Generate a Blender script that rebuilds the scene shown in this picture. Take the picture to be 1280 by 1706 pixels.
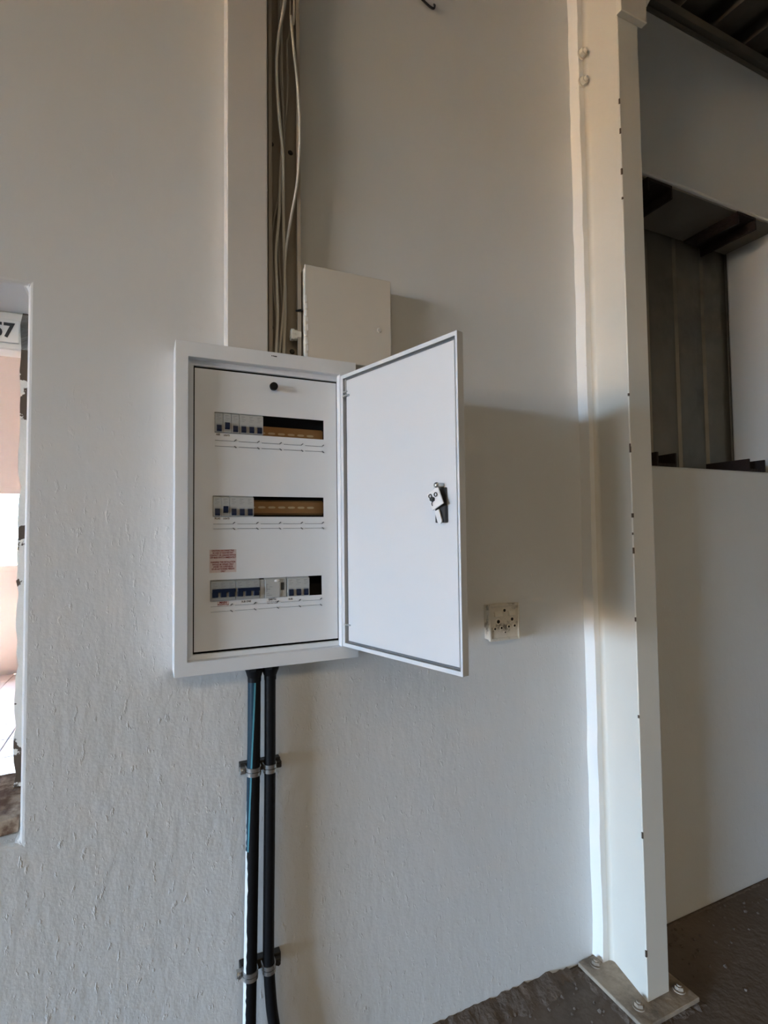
import bpy, bmesh, math, random
from mathutils import Vector, Matrix
random.seed(7)
scene = bpy.context.scene
for o in list(bpy.data.objects):
    bpy.data.objects.remove(o)
COL = scene.collection

# ------------------------------------------------------------------ camera
# world: X runs along the main wall (to the right), Y into the wall, Z up; wall face is Y = 0
CAM_D = 1.25                      # eye 1.25 m in front of the wall, Z = 0 is eye level
FLOOR = -1.298
cam = bpy.data.cameras.new('camera')
cam.sensor_fit = 'HORIZONTAL'
cam.sensor_width = 36.0
cam.lens = 36.0 * 878.0 / 1280.0
cam.clip_start = 0.02
camo = bpy.data.objects.new('camera', cam)
COL.objects.link(camo)
M = Matrix(((0.91102375, -0.0061048, -0.41230869),
            (-0.41218172, -0.04237257, -0.91011582),
            (-0.01191451, 0.99908323, -0.0411187))).to_4x4()
camo.matrix_world = Matrix.Translation((0, -CAM_D, 0)) @ M
scene.camera = camo

# ------------------------------------------------------------------ sky, sun, exposure
world = bpy.data.worlds.new('overcast_sky')
scene.world = world
world.use_nodes = True
bg = world.node_tree.nodes['Background']
bg.inputs['Color'].default_value = (0.52, 0.74, 1.02, 1)
bg.inputs['Strength'].default_value = 3.3

def lamp(name, kind, loc, rot, energy, color, **kw):
    l = bpy.data.lights.new(name, kind)
    l.energy = energy
    l.color = color
    for k, v in kw.items():
        setattr(l, k, v)
    o = bpy.data.objects.new(name, l)
    o.location = loc
    o.rotation_euler = rot
    COL.objects.link(o)
    return o

R = math.radians
lamp('sun', 'SUN', (0, 0, 6), (R(-28), R(12), 0), 15.0, (1.0, 0.90, 0.76), angle=R(0.6))

def portal(name, loc, rot, sx, sy):
    o = lamp(name, 'AREA', loc, rot, 1, (1, 1, 1), shape='RECTANGLE', size=sx, size_y=sy)
    o.data.cycles.is_portal = True
    return o

# doorway in the left wall, added fill lamp behind the viewer, window of the next room
DOOR = dict(x=-15.0, y0=-7.3, y1=-1.5, z1=1.18)
portal('doorway_daylight', (DOOR['x'] - 0.02, (DOOR['y0'] + DOOR['y1']) / 2, (FLOOR + DOOR['z1']) / 2),
       (0, R(-90), 0), DOOR['z1'] - FLOOR, DOOR['y1'] - DOOR['y0'])
# warm fill lamp added under the roof behind the viewer for ambient light
lamp('added_warm_fill', 'AREA', (-0.9, -3.6, 1.66), (0, 0, 0), 2.5, (1.0, 0.78, 0.50), shape='RECTANGLE', size=3.6, size_y=1.0)
portal('far_window_daylight', (-1.85, 4.95, 0.08), (R(-90), 0, 0), 1.5, 0.69)

vs = scene.view_settings
vs.view_transform = 'Standard'
vs.look = 'None'
vs.gamma = 1
vs.use_curve_mapping = False
vs.exposure = 4.68

# ------------------------------------------------------------------ materials
MATS = {}
def mat(name, color, rough=0.6, metal=0.0, var=0.0, vscale=6.0, bump=0.0, bscale=60.0, spec=0.5,
        stain=None, stain_amt=0.0, stain_scale=3.0, stain_lo=0.5, stain_hi=0.7, coat=0.0, bdist=0.01):
    m = bpy.data.materials.new(name)
    m.use_nodes = True
    nt = m.node_tree
    N, L = nt.nodes, nt.links
    b = N['Principled BSDF']
    b.inputs['Roughness'].default_value = rough
    b.inputs['Metallic'].default_value = metal
    b.inputs['Specular IOR Level'].default_value = spec
    b.inputs['Coat Weight'].default_value = coat
    b.inputs['Base Color'].default_value = (*color, 1)
    tc = N.new('ShaderNodeTexCoord')
    src = None
    if var > 0:
        n = N.new('ShaderNodeTexNoise'); n.inputs['Scale'].default_value = vscale
        n.inputs['Detail'].default_value = 6
        L.new(tc.outputs['Object'], n.inputs['Vector'])
        mx = N.new('ShaderNodeMix'); mx.data_type = 'RGBA'
        mx.inputs['A'].default_value = (*[c * (1 - var) for c in color], 1)
        mx.inputs['B'].default_value = (*[min(1, c * (1 + var)) for c in color], 1)
        L.new(n.outputs['Fac'], mx.inputs['Factor'])
        src = mx.outputs['Result']
    if stain:
        n = N.new('ShaderNodeTexNoise'); n.inputs['Scale'].default_value = stain_scale
        n.inputs['Detail'].default_value = 8; n.inputs['Roughness'].default_value = 0.65
        L.new(tc.outputs['Object'], n.inputs['Vector'])
        mr = N.new('ShaderNodeMapRange')
        mr.inputs['From Min'].default_value = stain_lo; mr.inputs['From Max'].default_value = stain_hi
        mr.inputs['To Max'].default_value = stain_amt
        L.new(n.outputs['Fac'], mr.inputs['Value'])
        mx = N.new('ShaderNodeMix'); mx.data_type = 'RGBA'
        mx.inputs['A'].default_value = (*color, 1)
        mx.inputs['B'].default_value = (*stain, 1)
        if src: L.new(src, mx.inputs['A'])
        L.new(mr.outputs['Result'], mx.inputs['Factor'])
        src = mx.outputs['Result']
    if src:
        L.new(src, b.inputs['Base Color'])
    if bump > 0:
        n = N.new('ShaderNodeTexNoise'); n.inputs['Scale'].default_value = bscale
        n.inputs['Detail'].default_value = 5
        L.new(tc.outputs['Object'], n.inputs['Vector'])
        bp = N.new('ShaderNodeBump'); bp.inputs['Strength'].default_value = bump
        bp.inputs['Distance'].default_value = bdist
        L.new(n.outputs['Fac'], bp.inputs['Height'])
        L.new(bp.outputs['Normal'], b.inputs['Normal'])
    MATS[name] = m
    return m

def plaster(name, color, rough_amt):
    """white painted plaster: fine roller relief, sparse drips and chips standing proud"""
    m = bpy.data.materials.new(name); m.use_nodes = True
    nt = m.node_tree; N, L = nt.nodes, nt.links
    b = N['Principled BSDF']; b.inputs['Roughness'].default_value = 0.55
    b.inputs['Specular IOR Level'].default_value = 0.35
    tc = N.new('ShaderNodeTexCoord')
    def noise(scale, detail, stretch=(1, 1, 1), rough=0.5):
        mp = N.new('ShaderNodeMapping'); mp.inputs['Scale'].default_value = stretch
        L.new(tc.outputs['Object'], mp.inputs['Vector'])
        n = N.new('ShaderNodeTexNoise'); n.inputs['Scale'].default_value = scale
        n.inputs['Detail'].default_value = detail; n.inputs['Roughness'].default_value = rough
        L.new(mp.outputs['Vector'], n.inputs['Vector'])
        return n.outputs['Fac']
    def math_(op, a, bv):
        n = N.new('ShaderNodeMath'); n.operation = op
        for i, v in enumerate((a, bv)):
            if isinstance(v, (int, float)): n.inputs[i].default_value = v
            else: L.new(v, n.inputs[i])
        return n.outputs[0]
    def ramp(v, lo, hi, t0=0.0, t1=1.0):
        n = N.new('ShaderNodeMapRange')
        n.inputs['From Min'].default_value = lo; n.inputs['From Max'].default_value = hi
        n.inputs['To Min'].default_value = t0; n.inputs['To Max'].default_value = t1
        L.new(v, n.inputs['Value']); return n.outputs['Result']
    # the plaster is coarser low down and at the left, trowelled smooth higher up at the right
    sep = N.new('ShaderNodeSeparateXYZ'); L.new(tc.outputs['Object'], sep.inputs[0])
    coarse_z = ramp(sep.outputs['Z'], 0.35, -0.45)
    coarse_x = ramp(sep.outputs['X'], 0.9, 0.1)
    coarse = math_('ADD', math_('MULTIPLY', coarse_z, ramp(coarse_x, 0, 1, 0.35, 1.0)), 0.12)
    fine = noise(150, 3)
    mid = noise(38, 4, (1, 1, 0.55))
    flecks = ramp(noise(75, 3, (1, 1, 0.45), 0.6), 0.60, 0.72)
    big = noise(5, 3)
    h = math_('ADD', math_('MULTIPLY', fine, 0.22), math_('MULTIPLY', mid, 0.95))
    h = math_('ADD', h, math_('MULTIPLY', flecks, 0.6))
    h = math_('MULTIPLY', h, coarse)
    h = math_('ADD', h, math_('MULTIPLY', big, 0.9))
    bp = N.new('ShaderNodeBump'); bp.inputs['Strength'].default_value = rough_amt
    bp.inputs['Distance'].default_value = 0.0035
    L.new(h, bp.inputs['Height']); L.new(bp.outputs['Normal'], b.inputs['Normal'])
    st = ramp(noise(2.2, 8, (1, 1, 0.5), 0.6), 0.42, 0.75, 0.0, 0.22)
    mx = N.new('ShaderNodeMix'); mx.data_type = 'RGBA'
    mx.inputs['A'].default_value = (*color, 1)
    mx.inputs['B'].default_value = (*[c * f for c, f in zip(color, (0.80, 0.77, 0.72))], 1)
    L.new(st, mx.inputs['Factor']); L.new(mx.outputs['Result'], b.inputs['Base Color'])
    MATS[name] = m
    return m

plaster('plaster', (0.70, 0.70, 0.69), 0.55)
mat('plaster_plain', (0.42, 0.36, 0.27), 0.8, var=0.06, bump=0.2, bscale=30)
mat('plaster_pink', (0.60, 0.54, 0.505), 0.7, var=0.04)
mat('concrete_floor', (0.140, 0.108, 0.086), 0.85, var=0.35, vscale=5, bump=0.25, bscale=55,
    stain=(0.05, 0.042, 0.036), stain_amt=0.7, stain_scale=1.6)
mat('outside_ground', (0.20, 0.125, 0.060), 0.95, var=0.15, vscale=1.5)
mat('roof_sheet', (0.05, 0.045, 0.037), 0.65, metal=0.3, var=0.3, vscale=3, stain=(0.11, 0.10, 0.085), stain_amt=0.6, stain_scale=2)
mat('roof_steel', (0.13, 0.12, 0.10), 0.6, metal=0.2, var=0.2)
mat('panel_paint', (0.73, 0.74, 0.75), 0.42, bump=0.03, bscale=300, bdist=0.001)
mat('door_paint', (0.61, 0.62, 0.63), 0.42, spec=0.3, bump=0.03, bscale=300, bdist=0.001)
mat('gasket', (0.13, 0.135, 0.14), 0.7, var=0.3, vscale=25)
mat('black_plastic', (0.005, 0.005, 0.006), 0.5, spec=0.2)
mat('inside_shade', (0.022, 0.021, 0.020), 0.8, spec=0.1)  # shade inside the board, put into the colour
mat('cable_black', (0.006, 0.006, 0.007), 0.5, bump=0.1, bscale=80, spec=0.2)
mat('cable_blue', (0.004, 0.030, 0.052), 0.4, spec=0.3)
mat('cable_white', (0.62, 0.59, 0.52), 0.5, var=0.08)
mat('cable_grey', (0.36, 0.33, 0.28), 0.6, var=0.1)
mat('breaker_grey', (0.33, 0.34, 0.335), 0.5)
mat('breaker_light', (0.42, 0.42, 0.40), 0.5)
mat('toggle_blue', (0.003, 0.010, 0.034), 0.45, spec=0.3)
mat('print_dark', (0.03, 0.03, 0.03), 0.6)
mat('print_red', (0.20, 0.018, 0.016), 0.7, spec=0.1)
mat('print_grey', (0.22, 0.22, 0.22), 0.6)
mat('sticker', (0.72, 0.70, 0.68), 0.5)
mat('sticker_pink', (0.63, 0.53, 0.51), 0.5)
mat('rail_brass', (0.25, 0.13, 0.045), 0.42, metal=0.45, var=0.15, vscale=30)
mat('rail_slot', (0.42, 0.31, 0.17), 0.5)
mat('zinc', (0.55, 0.55, 0.54), 0.3, metal=0.9, var=0.1)
mat('dark_steel', (0.04, 0.038, 0.036), 0.5, metal=0.4)
mat('cream_paint', (0.66, 0.622, 0.545), 0.5, var=0.05, vscale=4, bump=0.12, bscale=25, bdist=0.004,
    stain=(0.20, 0.15, 0.10), stain_amt=0.5, stain_scale=14, stain_lo=0.70, stain_hi=0.78)
mat('white_filler', (0.80, 0.78, 0.74), 0.6, bump=0.3, bscale=30, bdist=0.006,
    stain=(0.10, 0.08, 0.06), stain_amt=0.8, stain_scale=30, stain_lo=0.70, stain_hi=0.74)
mat('base_plate', (0.36, 0.29, 0.22), 0.8, var=0.2, vscale=12, bump=0.4, bscale=30, stain=(0.11, 0.085, 0.065),
    stain_amt=0.9, stain_scale=9, stain_lo=0.45, stain_hi=0.66)
mat('dirt', (0.13, 0.10, 0.08), 0.95, var=0.4, vscale=25, bump=0.8, bscale=60)
mat('trunk_shaded_paint', (0.34, 0.295, 0.235), 0.6, var=0.08, bump=0.1, bscale=20)  # shade of the trunking recess is put into this darker colour
mat('chase_paint', (0.62, 0.59, 0.55), 0.6, var=0.04, bump=0.1, bscale=12)
mat('box_paint', (0.64, 0.59, 0.51), 0.6, var=0.05, vscale=4, bump=0.2, bscale=9, bdist=0.004)
mat('socket_plastic', (0.66, 0.61, 0.52), 0.5, var=0.12, vscale=40, bump=0.3, bscale=60, bdist=0.003,
    stain=(0.10, 0.08, 0.055), stain_amt=0.85, stain_scale=24, stain_lo=0.56, stain_hi=0.68)
mat('socket_rim', (0.74, 0.68, 0.57), 0.45)
mat('hole_dark', (0.012, 0.010, 0.008), 0.9)
mat('rust', (0.018, 0.010, 0.008), 0.8, var=0.5, vscale=20, bump=0.5, bscale=70,
    stain=(0.035, 0.014, 0.011), stain_amt=0.7, stain_scale=7)
mat('galvanised', (0.19, 0.175, 0.145), 0.45, metal=0.5, var=0.25, vscale=8, stain=(0.08, 0.07, 0.055),
    stain_amt=0.6, stain_scale=3)
mat('peeling_paint', (0.80, 0.79, 0.74), 0.6, bump=0.3, bscale=30, stain=(0.09, 0.065, 0.045), stain_amt=1.0,
    stain_scale=9, stain_lo=0.54, stain_hi=0.55)
mat('sill_wood', (0.42, 0.33, 0.25), 0.8, var=0.4, vscale=14, bump=0.6, bscale=30, stain=(0.12, 0.06, 0.035), stain_amt=0.9,
    stain_scale=10, stain_lo=0.5, stain_hi=0.6)
mat('soffit_dark', (0.20, 0.18, 0.15), 0.9, var=0.2, vscale=9, bump=0.3, bscale=40)
mat('tile_pink', (0.72, 0.62, 0.62), 0.35, var=0.05, vscale=3)
mat('grout', (0.45, 0.38, 0.36), 0.9)
mat('white_wood', (0.82, 0.80, 0.76), 0.5)
mat('rubbish_brown', (0.09, 0.06, 0.04), 0.9, var=0.3)

# ------------------------------------------------------------------ mesh helpers
def link(o, parent=None):
    COL.objects.link(o)
    if parent is not None:
        o.parent = parent
    return o

def smooth(me, ang=40):
    for p in me.polygons:
        p.use_smooth = True
    try:
        me.set_sharp_from_angle(angle=R(ang))
    except Exception:
        pass

def obj(name, bm, m, parent=None, sm=False, ang=40):
    bmesh.ops.recalc_face_normals(bm, faces=bm.faces)
    me = bpy.data.meshes.new(name)
    bm.to_mesh(me); bm.free()
    for mm in ([m] if isinstance(m, str) else m):
        me.materials.append(MATS[mm])
    if sm:
        smooth(me, ang)
    return link(bpy.data.objects.new(name, me), parent)

def abox(bm, x0, x1, y0, y1, z0, z1, bev=0.0, mi=0, seg=1):
    t = bmesh.new()
    bmesh.ops.create_cube(t, size=1.0)
    bmesh.ops.scale(t, vec=(abs(x1 - x0), abs(y1 - y0), abs(z1 - z0)), verts=t.verts)
    bmesh.ops.translate(t, vec=((x0 + x1) / 2, (y0 + y1) / 2, (z0 + z1) / 2), verts=t.verts)
    if bev > 0:
        bmesh.ops.bevel(t, geom=t.edges[:], offset=bev, segments=seg, affect='EDGES', profile=0.5)
    join(bm, t, mi)

def join(bm, t, mi=0, matrix=None):
    if matrix is not None:
        bmesh.ops.transform(t, matrix=matrix, verts=t.verts)
    mp = {v: bm.verts.new(v.co) for v in t.verts}
    for f in t.faces:
        try:
            nf = bm.faces.new([mp[v] for v in f.verts]); nf.material_index = mi
        except ValueError:
            pass
    t.free()

def box(name, x0, x1, y0, y1, z0, z1, m, parent=None, bev=0.0):
    bm = bmesh.new(); abox(bm, x0, x1, y0, y1, z0, z1, bev)
    return obj(name, bm, m, parent)

def aprism(bm, poly, z0, z1, mi=0, axis='z'):
    """closed polygon (a, b) swept along an axis"""
    def pt(a, b, c):
        return {'z': (a, b, c), 'y': (a, c, b), 'x': (c, a, b)}[axis]
    lo = [bm.verts.new(pt(a, b, z0)) for a, b in poly]
    hi = [bm.verts.new(pt(a, b, z1)) for a, b in poly]
    n = len(poly)
    for i in range(n):
        f = bm.faces.new((lo[i], lo[(i + 1) % n], hi[(i + 1) % n], hi[i])); f.material_index = mi
    for ring in (lo, hi):
        f = bm.faces.new(ring); f.material_index = mi

def acyl(bm, c, axis, r0, r1, h, n=16, mi=0):
    """cylinder / cone from c along the unit axis"""
    t = bmesh.new()
    bmesh.ops.create_cone(t, cap_ends=True, segments=n, radius1=r0, radius2=r1, depth=h)
    bmesh.ops.translate(t, vec=(0, 0, h / 2), verts=t.verts)
    q = Vector((0, 0, 1)).rotation_difference(Vector(axis).normalized())
    join(bm, t, mi, Matrix.Translation(c) @ q.to_matrix().to_4x4())

def spline(pts, n=8):
    P = [Vector(p) for p in pts]
    P = [2 * P[0] - P[1]] + P + [2 * P[-1] - P[-2]]
    out = []
    for i in range(1, len(P) - 2):
        for k in range(n):
            t = k / n
            a, b, c, d = P[i - 1], P[i], P[i + 1], P[i + 2]
            out.append(0.5 * (2 * b + (c - a) * t + (2 * a - 5 * b + 4 * c - d) * t * t + (3 * b - a - 3 * c + d) * t ** 3))
    out.append(P[-2])
    return out

def atube(bm, pts, r, n=10, mi=0, cap=True):
    rings = []
    up = Vector((0, 1, 0))
    for i, p in enumerate(pts):
        d = (pts[min(i + 1, len(pts) - 1)] - pts[max(i - 1, 0)]).normalized()
        s = d.cross(up)
        if s.length < 1e-4:
            s = d.cross(Vector((1, 0, 0)))
        s.normalize(); w = s.cross(d)
        rr = r[i] if isinstance(r, (list, tuple)) else r
        rings.append([bm.verts.new(p + (s * math.cos(2 * math.pi * k / n) + w * math.sin(2 * math.pi * k / n)) * rr) for k in range(n)])
    for a, b in zip(rings, rings[1:]):
        for k in range(n):
            f = bm.faces.new((a[k], a[(k + 1) % n], b[(k + 1) % n], b[k])); f.material_index = mi
    if cap:
        for rg in (rings[0], rings[-1]):
            f = bm.faces.new(rg); f.material_index = mi

def slab_holes(bm, us, ws, holes, v0, v1, to3):
    """a slab on grid lines us x ws between depths v0 and v1, with rectangular holes; shared verts"""
    cache = {}
    def V(i, j, k):
        key = (i, j, k)
        if key not in cache:
            cache[key] = bm.verts.new(to3(us[i], ws[j], (v0, v1)[k]))
        return cache[key]
    def solid(i, j):
        if not (0 <= i < len(us) - 1 and 0 <= j < len(ws) - 1):
            return False
        cu, cw = (us[i] + us[i + 1]) / 2, (ws[j] + ws[j + 1]) / 2
        return not any(a < cu < b and c < cw < d for a, b, c, d in holes)
    for i in range(len(us) - 1):
        for j in range(len(ws) - 1):
            if not solid(i, j):
                continue
            for k in (0, 1):
                bm.faces.new((V(i, j, k), V(i + 1, j, k), V(i + 1, j + 1, k), V(i, j + 1, k)))
            if not solid(i - 1, j): bm.faces.new((V(i, j, 0), V(i, j + 1, 0), V(i, j + 1, 1), V(i, j, 1)))
            if not solid(i + 1, j): bm.faces.new((V(i + 1, j, 0), V(i + 1, j + 1, 0), V(i + 1, j + 1, 1), V(i + 1, j, 1)))
            if not solid(i, j - 1): bm.faces.new((V(i, j, 0), V(i + 1, j, 0), V(i + 1, j, 1), V(i, j, 1)))
            if not solid(i, j + 1): bm.faces.new((V(i, j + 1, 0), V(i + 1, j + 1, 0), V(i + 1, j + 1, 1), V(i, j + 1, 1)))

def grid_lines(lo, hi, cuts):
    return sorted(set([lo, hi] + [c for c in cuts if lo < c < hi]))

XZ = lambda u, w, v: (u, v, w)
YZ = lambda u, w, v: (v, u, w)

def wall(name, lo, hi, z0, z1, holes, v0, v1, m, to3=XZ, bev=0.0):
    us = grid_lines(lo, hi, [c for h in holes for c in h[:2]])
    ws = grid_lines(z0, z1, [c for h in holes for c in h[2:]])
    bm = bmesh.new()
    slab_holes(bm, us, ws, holes, v0, v1, to3)
    o = obj(name, bm, m)
    o['kind'] = 'structure'
    if bev:
        md = o.modifiers.new('bevel', 'BEVEL'); md.width = bev; md.segments = 3
        md.limit_method = 'ANGLE'; md.angle_limit = R(40)
    return o

def thing(name, label, cat, loc=(0, 0, 0), group=None):
    o = bpy.data.objects.new(name, None)
    o.empty_display_size = 0.05
    o.location = loc
    COL.objects.link(o)
    return tag(o, label, cat, group)

def tag(o, label, cat, group=None, kind=None):
    if label: o['label'] = label
    if cat: o['category'] = cat
    if group: o['group'] = group
    if kind: o['kind'] = kind
    return o

def text(name, s, size, m, parent, loc, rot=(R(90), 0, 0), align='CENTER', sx=1.0, extr=0.0, bold=0.0):
    cu = bpy.data.curves.new(name, 'FONT')
    cu.body = s; cu.size = size; cu.align_x = align; cu.align_y = 'CENTER'
    cu.extrude = extr; cu.offset = bold; cu.resolution_u = 3
    t = bpy.data.objects.new(name + '_tmp', cu)
    COL.objects.link(t)
    bpy.context.view_layer.update()
    me = bpy.data.meshes.new_from_object(t.evaluated_get(bpy.context.evaluated_depsgraph_get()))
    bpy.data.objects.remove(t)
    me.materials.clear(); me.materials.append(MATS[m])
    o = link(bpy.data.objects.new(name, me), parent)
    o.location = loc; o.rotation_euler = rot; o.scale = (sx, 1, 1)
    return o

def structure(o):
    o['kind'] = 'structure'
    return o

# ------------------------------------------------------------------ the building shell
T = 0.235                                             # wall thickness
WIN = (-1.45, -0.22, -0.592, 0.512)                    # window opening to the next room
NICHE = (1.44, 2.385, 0.222, 1.249)                    # opening beside the column
ROOF0, PITCH = 1.945, 0.06                             # roof underside above the wall, rise per metre of Y
wall_main = wall('wall_back', -15.0, 5.0, FLOOR, 1.862, [WIN, NICHE], 0.0, T, 'plaster', bev=0.009)
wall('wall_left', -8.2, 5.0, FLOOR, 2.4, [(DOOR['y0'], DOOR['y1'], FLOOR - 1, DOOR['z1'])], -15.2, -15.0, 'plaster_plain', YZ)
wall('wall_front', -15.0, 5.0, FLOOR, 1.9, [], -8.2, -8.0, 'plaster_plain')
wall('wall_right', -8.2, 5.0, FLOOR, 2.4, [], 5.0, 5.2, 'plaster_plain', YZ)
structure(box('floor', -15.2, 5.2, -8.2, T, FLOOR - 0.2, FLOOR, 'concrete_floor'))
g = box('ground_outside', -600, 600, -600, 600, FLOOR - 0.5, FLOOR - 0.21, 'outside_ground'); structure(g)

# next room behind the window opening: tiled floor, pale walls, its own window
wall('wall_far', -4.0, 0.6, FLOOR, 2.3, [(-2.60, -1.10, -0.262, 0.428)], 4.87, 5.05, 'plaster_pink')
wall('wall_side', T, 4.87, FLOOR, 2.3, [], 0.4, 0.6, 'plaster_pink', YZ)
wall('wall_end', T, 5.05, FLOOR, 2.3, [], -4.2, -4.0, 'plaster_pink', YZ)
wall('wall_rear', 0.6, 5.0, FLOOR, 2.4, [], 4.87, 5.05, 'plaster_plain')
structure(box('floor_rear', 0.6, 5.0, T, 4.87, FLOOR - 0.2, FLOOR, 'concrete_floor'))
structure(box('ceiling_next_room', -4.0, 0.4, T, 4.87, 2.1, 2.2, 'plaster_pink'))
fl = structure(box('floor_next_room', -4.0, 0.4, T, 4.87, FLOOR - 0.2, FLOOR - 0.006, 'grout'))
tile_me = None
for i in range(7):
    for j in range(14):
        if tile_me is None:
            bm = bmesh.new(); abox(bm, -0.164, 0.164, -0.164, 0.164, -0.006, 0.0, 0.003)
            o = obj('floor_tile', bm, 'tile_pink', fl); tile_me = o.data
        else:
            o = link(bpy.data.objects.new('floor_tile', tile_me), fl)
        o.location = (-2.3 + i * 0.333, 0.42 + j * 0.333, FLOOR)
for k, (y, zb) in enumerate(((1.35, 0.86), (2.9, 1.30))):
    b_ = box('trim_%d' % (k + 2), -4.0, 0.4, y, y + 0.16, zb, zb + 0.16, 'white_wood', None, 0.006); structure(b_)

# ------------------------------------------------------------------ roof of ribbed sheets
def roof_z(y): return ROOF0 + PITCH * y
bm = bmesh.new()
prof = []
x = -15.3
while x < 5.3:
    prof += [(x, 0.0), (x + 0.10, 0.0), (x + 0.118, 0.036), (x + 0.172, 0.036)]
    x += 0.19
ya, yb = -8.4, 5.2
va = [bm.verts.new((a, ya, roof_z(ya) + b)) for a, b in prof]
vb = [bm.verts.new((a, yb, roof_z(yb) + b)) for a, b in prof]
for i in range(len(prof) - 1):
    bm.faces.new((va[i], va[i + 1], vb[i + 1], vb[i]))
roof = structure(obj('ceiling', bm, 'roof_sheet'))
md = roof.modifiers.new('thickness', 'SOLIDIFY'); md.thickness = 0.0012; md.offset = 1
# eave angle and purlin where the roof meets the top of the wall
bm = bmesh.new()
aprism(bm, [(-0.006, 1.870), (-0.006, 1.852), (-0.0005, 1.852), (-0.0005, 1.8635), (0.10, 1.8635), (0.10, 1.870)], 1.34, 4.99, axis='x')
structure(obj('trim_1', bm, 'roof_steel'))
bm = bmesh.new()
aprism(bm, [(-0.022, 1.878), (0.04, 1.878), (0.04, 1.882), (-0.018, 1.882), (-0.018, 1.908), (0.04, 1.908), (0.04, 1.912), (-0.022, 1.912)], 1.376, 4.99, axis='x')
tag(obj('roof_purlin', bm, 'roof_steel'), 'dark steel purlin under the ribbed roof sheets at the wall top', 'purlin')

# ------------------------------------------------------------------ timber window in the opening at the left
wn = bpy.data.objects.new('window_1', None); COL.objects.link(wn); wn['kind'] = 'structure'
wn['label'] = 'old timber window frame with peeling white paint'
bm = bmesh.new()
zz = [WIN[2] + 0.045 + i * (WIN[3] - WIN[2] - 0.045) / 40 for i in range(41)]
prev = None
for z in zz:                                           # stile: a slightly ragged edge where paint and wood have broken off
    e = -0.261 + random.uniform(-0.0015, 0.0015) + (0.004 if random.random() < 0.15 else 0)
    ring = [bm.verts.new(p) for p in ((e, 0.165, z), (-0.228, 0.165, z), (-0.228, 0.225, z), (e, 0.225, z))]
    if prev:
        for k in range(4):
            bm.faces.new((prev[k], prev[(k + 1) % 4], ring[(k + 1) % 4], ring[k]))
    else:
        bm.faces.new(ring)
    prev = ring
bm.faces.new(prev)
obj('stile', bm, 'peeling_paint', wn)
box('head', -1.45, -0.228, 0.165, 0.225, 0.425, 0.512, 'white_wood', wn, 0.003)
bm = bmesh.new()
n = 24
prev = None
for i in range(n + 1):                                 # broken wooden sill board
    xx = -1.44 + i * (1.21 / n)
    f = 0.045 + random.uniform(-0.012, 0.012)
    ring = [bm.verts.new(p) for p in ((xx, f, -0.590), (xx, f + 0.01, -0.560 + random.uniform(-.006, .006)), (xx, 0.235, -0.545 + random.uniform(-.004, .004)), (xx, 0.235, -0.590))]
    if prev:
        for k in range(4):
            bm.faces.new((prev[k], prev[(k + 1) % 4], ring[(k + 1) % 4], ring[k]))
    else:
        bm.faces.new(ring)
    prev = ring
bm.faces.new(prev)
obj('sill_board', bm, 'sill_wood', wn)
sg = thing('number_sign', 'white board with black number 57 on the window head', 'sign', (-0.3095, 0.158, 0.4655))
box('plate', -0.075, 0.046, 0.0, 0.006, -0.026, 0.026, 'white_wood', sg, 0.001)
text('number', '57', 0.045, 'print_dark', sg, (0.0165, -0.0006, -0.0005), bold=0.0014, sx=0.92)

# ------------------------------------------------------------------ steel column
cl = thing('steel_column', 'cream painted steel column standing against the white wall', 'column', (1.29, -0.09, FLOOR))
def cpart(name, bm, m, sm=False):
    o = obj(name, bm, m, cl, sm); o.matrix_parent_inverse = Matrix.Translation((-1.29, 0.09, -FLOOR)); return o
ZT = 1.90
bm = bmesh.new()
fil = [(1.266 + 0.013 * math.sin(a), -0.052 + 0.0135 * math.cos(a)) for a in [i * math.pi / 2 / 6 for i in range(7)]]
web = [(1.300, -0.002), (1.266, -0.002), (1.266, -0.0385)] + fil[1:] + [(1.2505, -0.184), (1.2525, -0.187), (1.334, -0.187), (1.336, -0.185),
      (1.336, -0.176), (1.262, -0.174), (1.287, -0.014), (1.336, -0.014), (1.336, -0.002)]
aprism(bm, web, FLOOR + 0.018, ZT - 0.05)
cpart('channel', bm, 'cream_paint', True)
bm = bmesh.new()
prev = None                                            # wall flange, its edge filled unevenly with plaster
for i in range(61):
    z = FLOOR + 0.018 + i * (ZT - 0.05 - FLOOR - 0.018) / 60
    e = 1.245 + random.uniform(-0.0022, 0.0022)
    ring = [bm.verts.new(p) for p in ((e, 0.0, z), (1.266, 0.0, z), (1.266, -0.0385, z), (e + 0.002, -0.0385, z))]
    if prev:
        for k in range(4):
            bm.faces.new((prev[k], prev[(k + 1) % 4], ring[(k + 1) % 4], ring[k]))
    else:
        bm.faces.new(ring)
    prev = ring
bm.faces.new(prev)
cpart('wall_flange', bm, 'white_filler')
bm = bmesh.new()
abox(bm, 1.245, 1.352, -0.207, -0.187, 1.508, 1.78, 0.002)
aprism(bm, [(1.352, 1.56), (1.375, 1.60), (1.375, 1.78), (1.352, 1.78)], -0.207, -0.187, axis='y')
cpart('end_plate', bm, 'cream_paint')
bm = bmesh.new()
abox(bm, 1.262, 1.336, -1.6, -0.207, 1.66, 1.80)
cpart('rafter', bm, 'cream_paint')
for z in (1.522, 1.430):
    bm = bmesh.new()
    acyl(bm, (1.2595, -0.0385, z), (0, -1, 0), 0.0165, 0.0165, 0.004, 18)
    acyl(bm, (1.2595, -0.0425, z), (0, -1, 0), 0.0135, 0.0125, 0.012, 6)
    acyl(bm, (1.2595, -0.0545, z), (0, -1, 0), 0.008, 0.005, 0.008, 12)
    cpart('bolt', bm, 'cream_paint')
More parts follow.
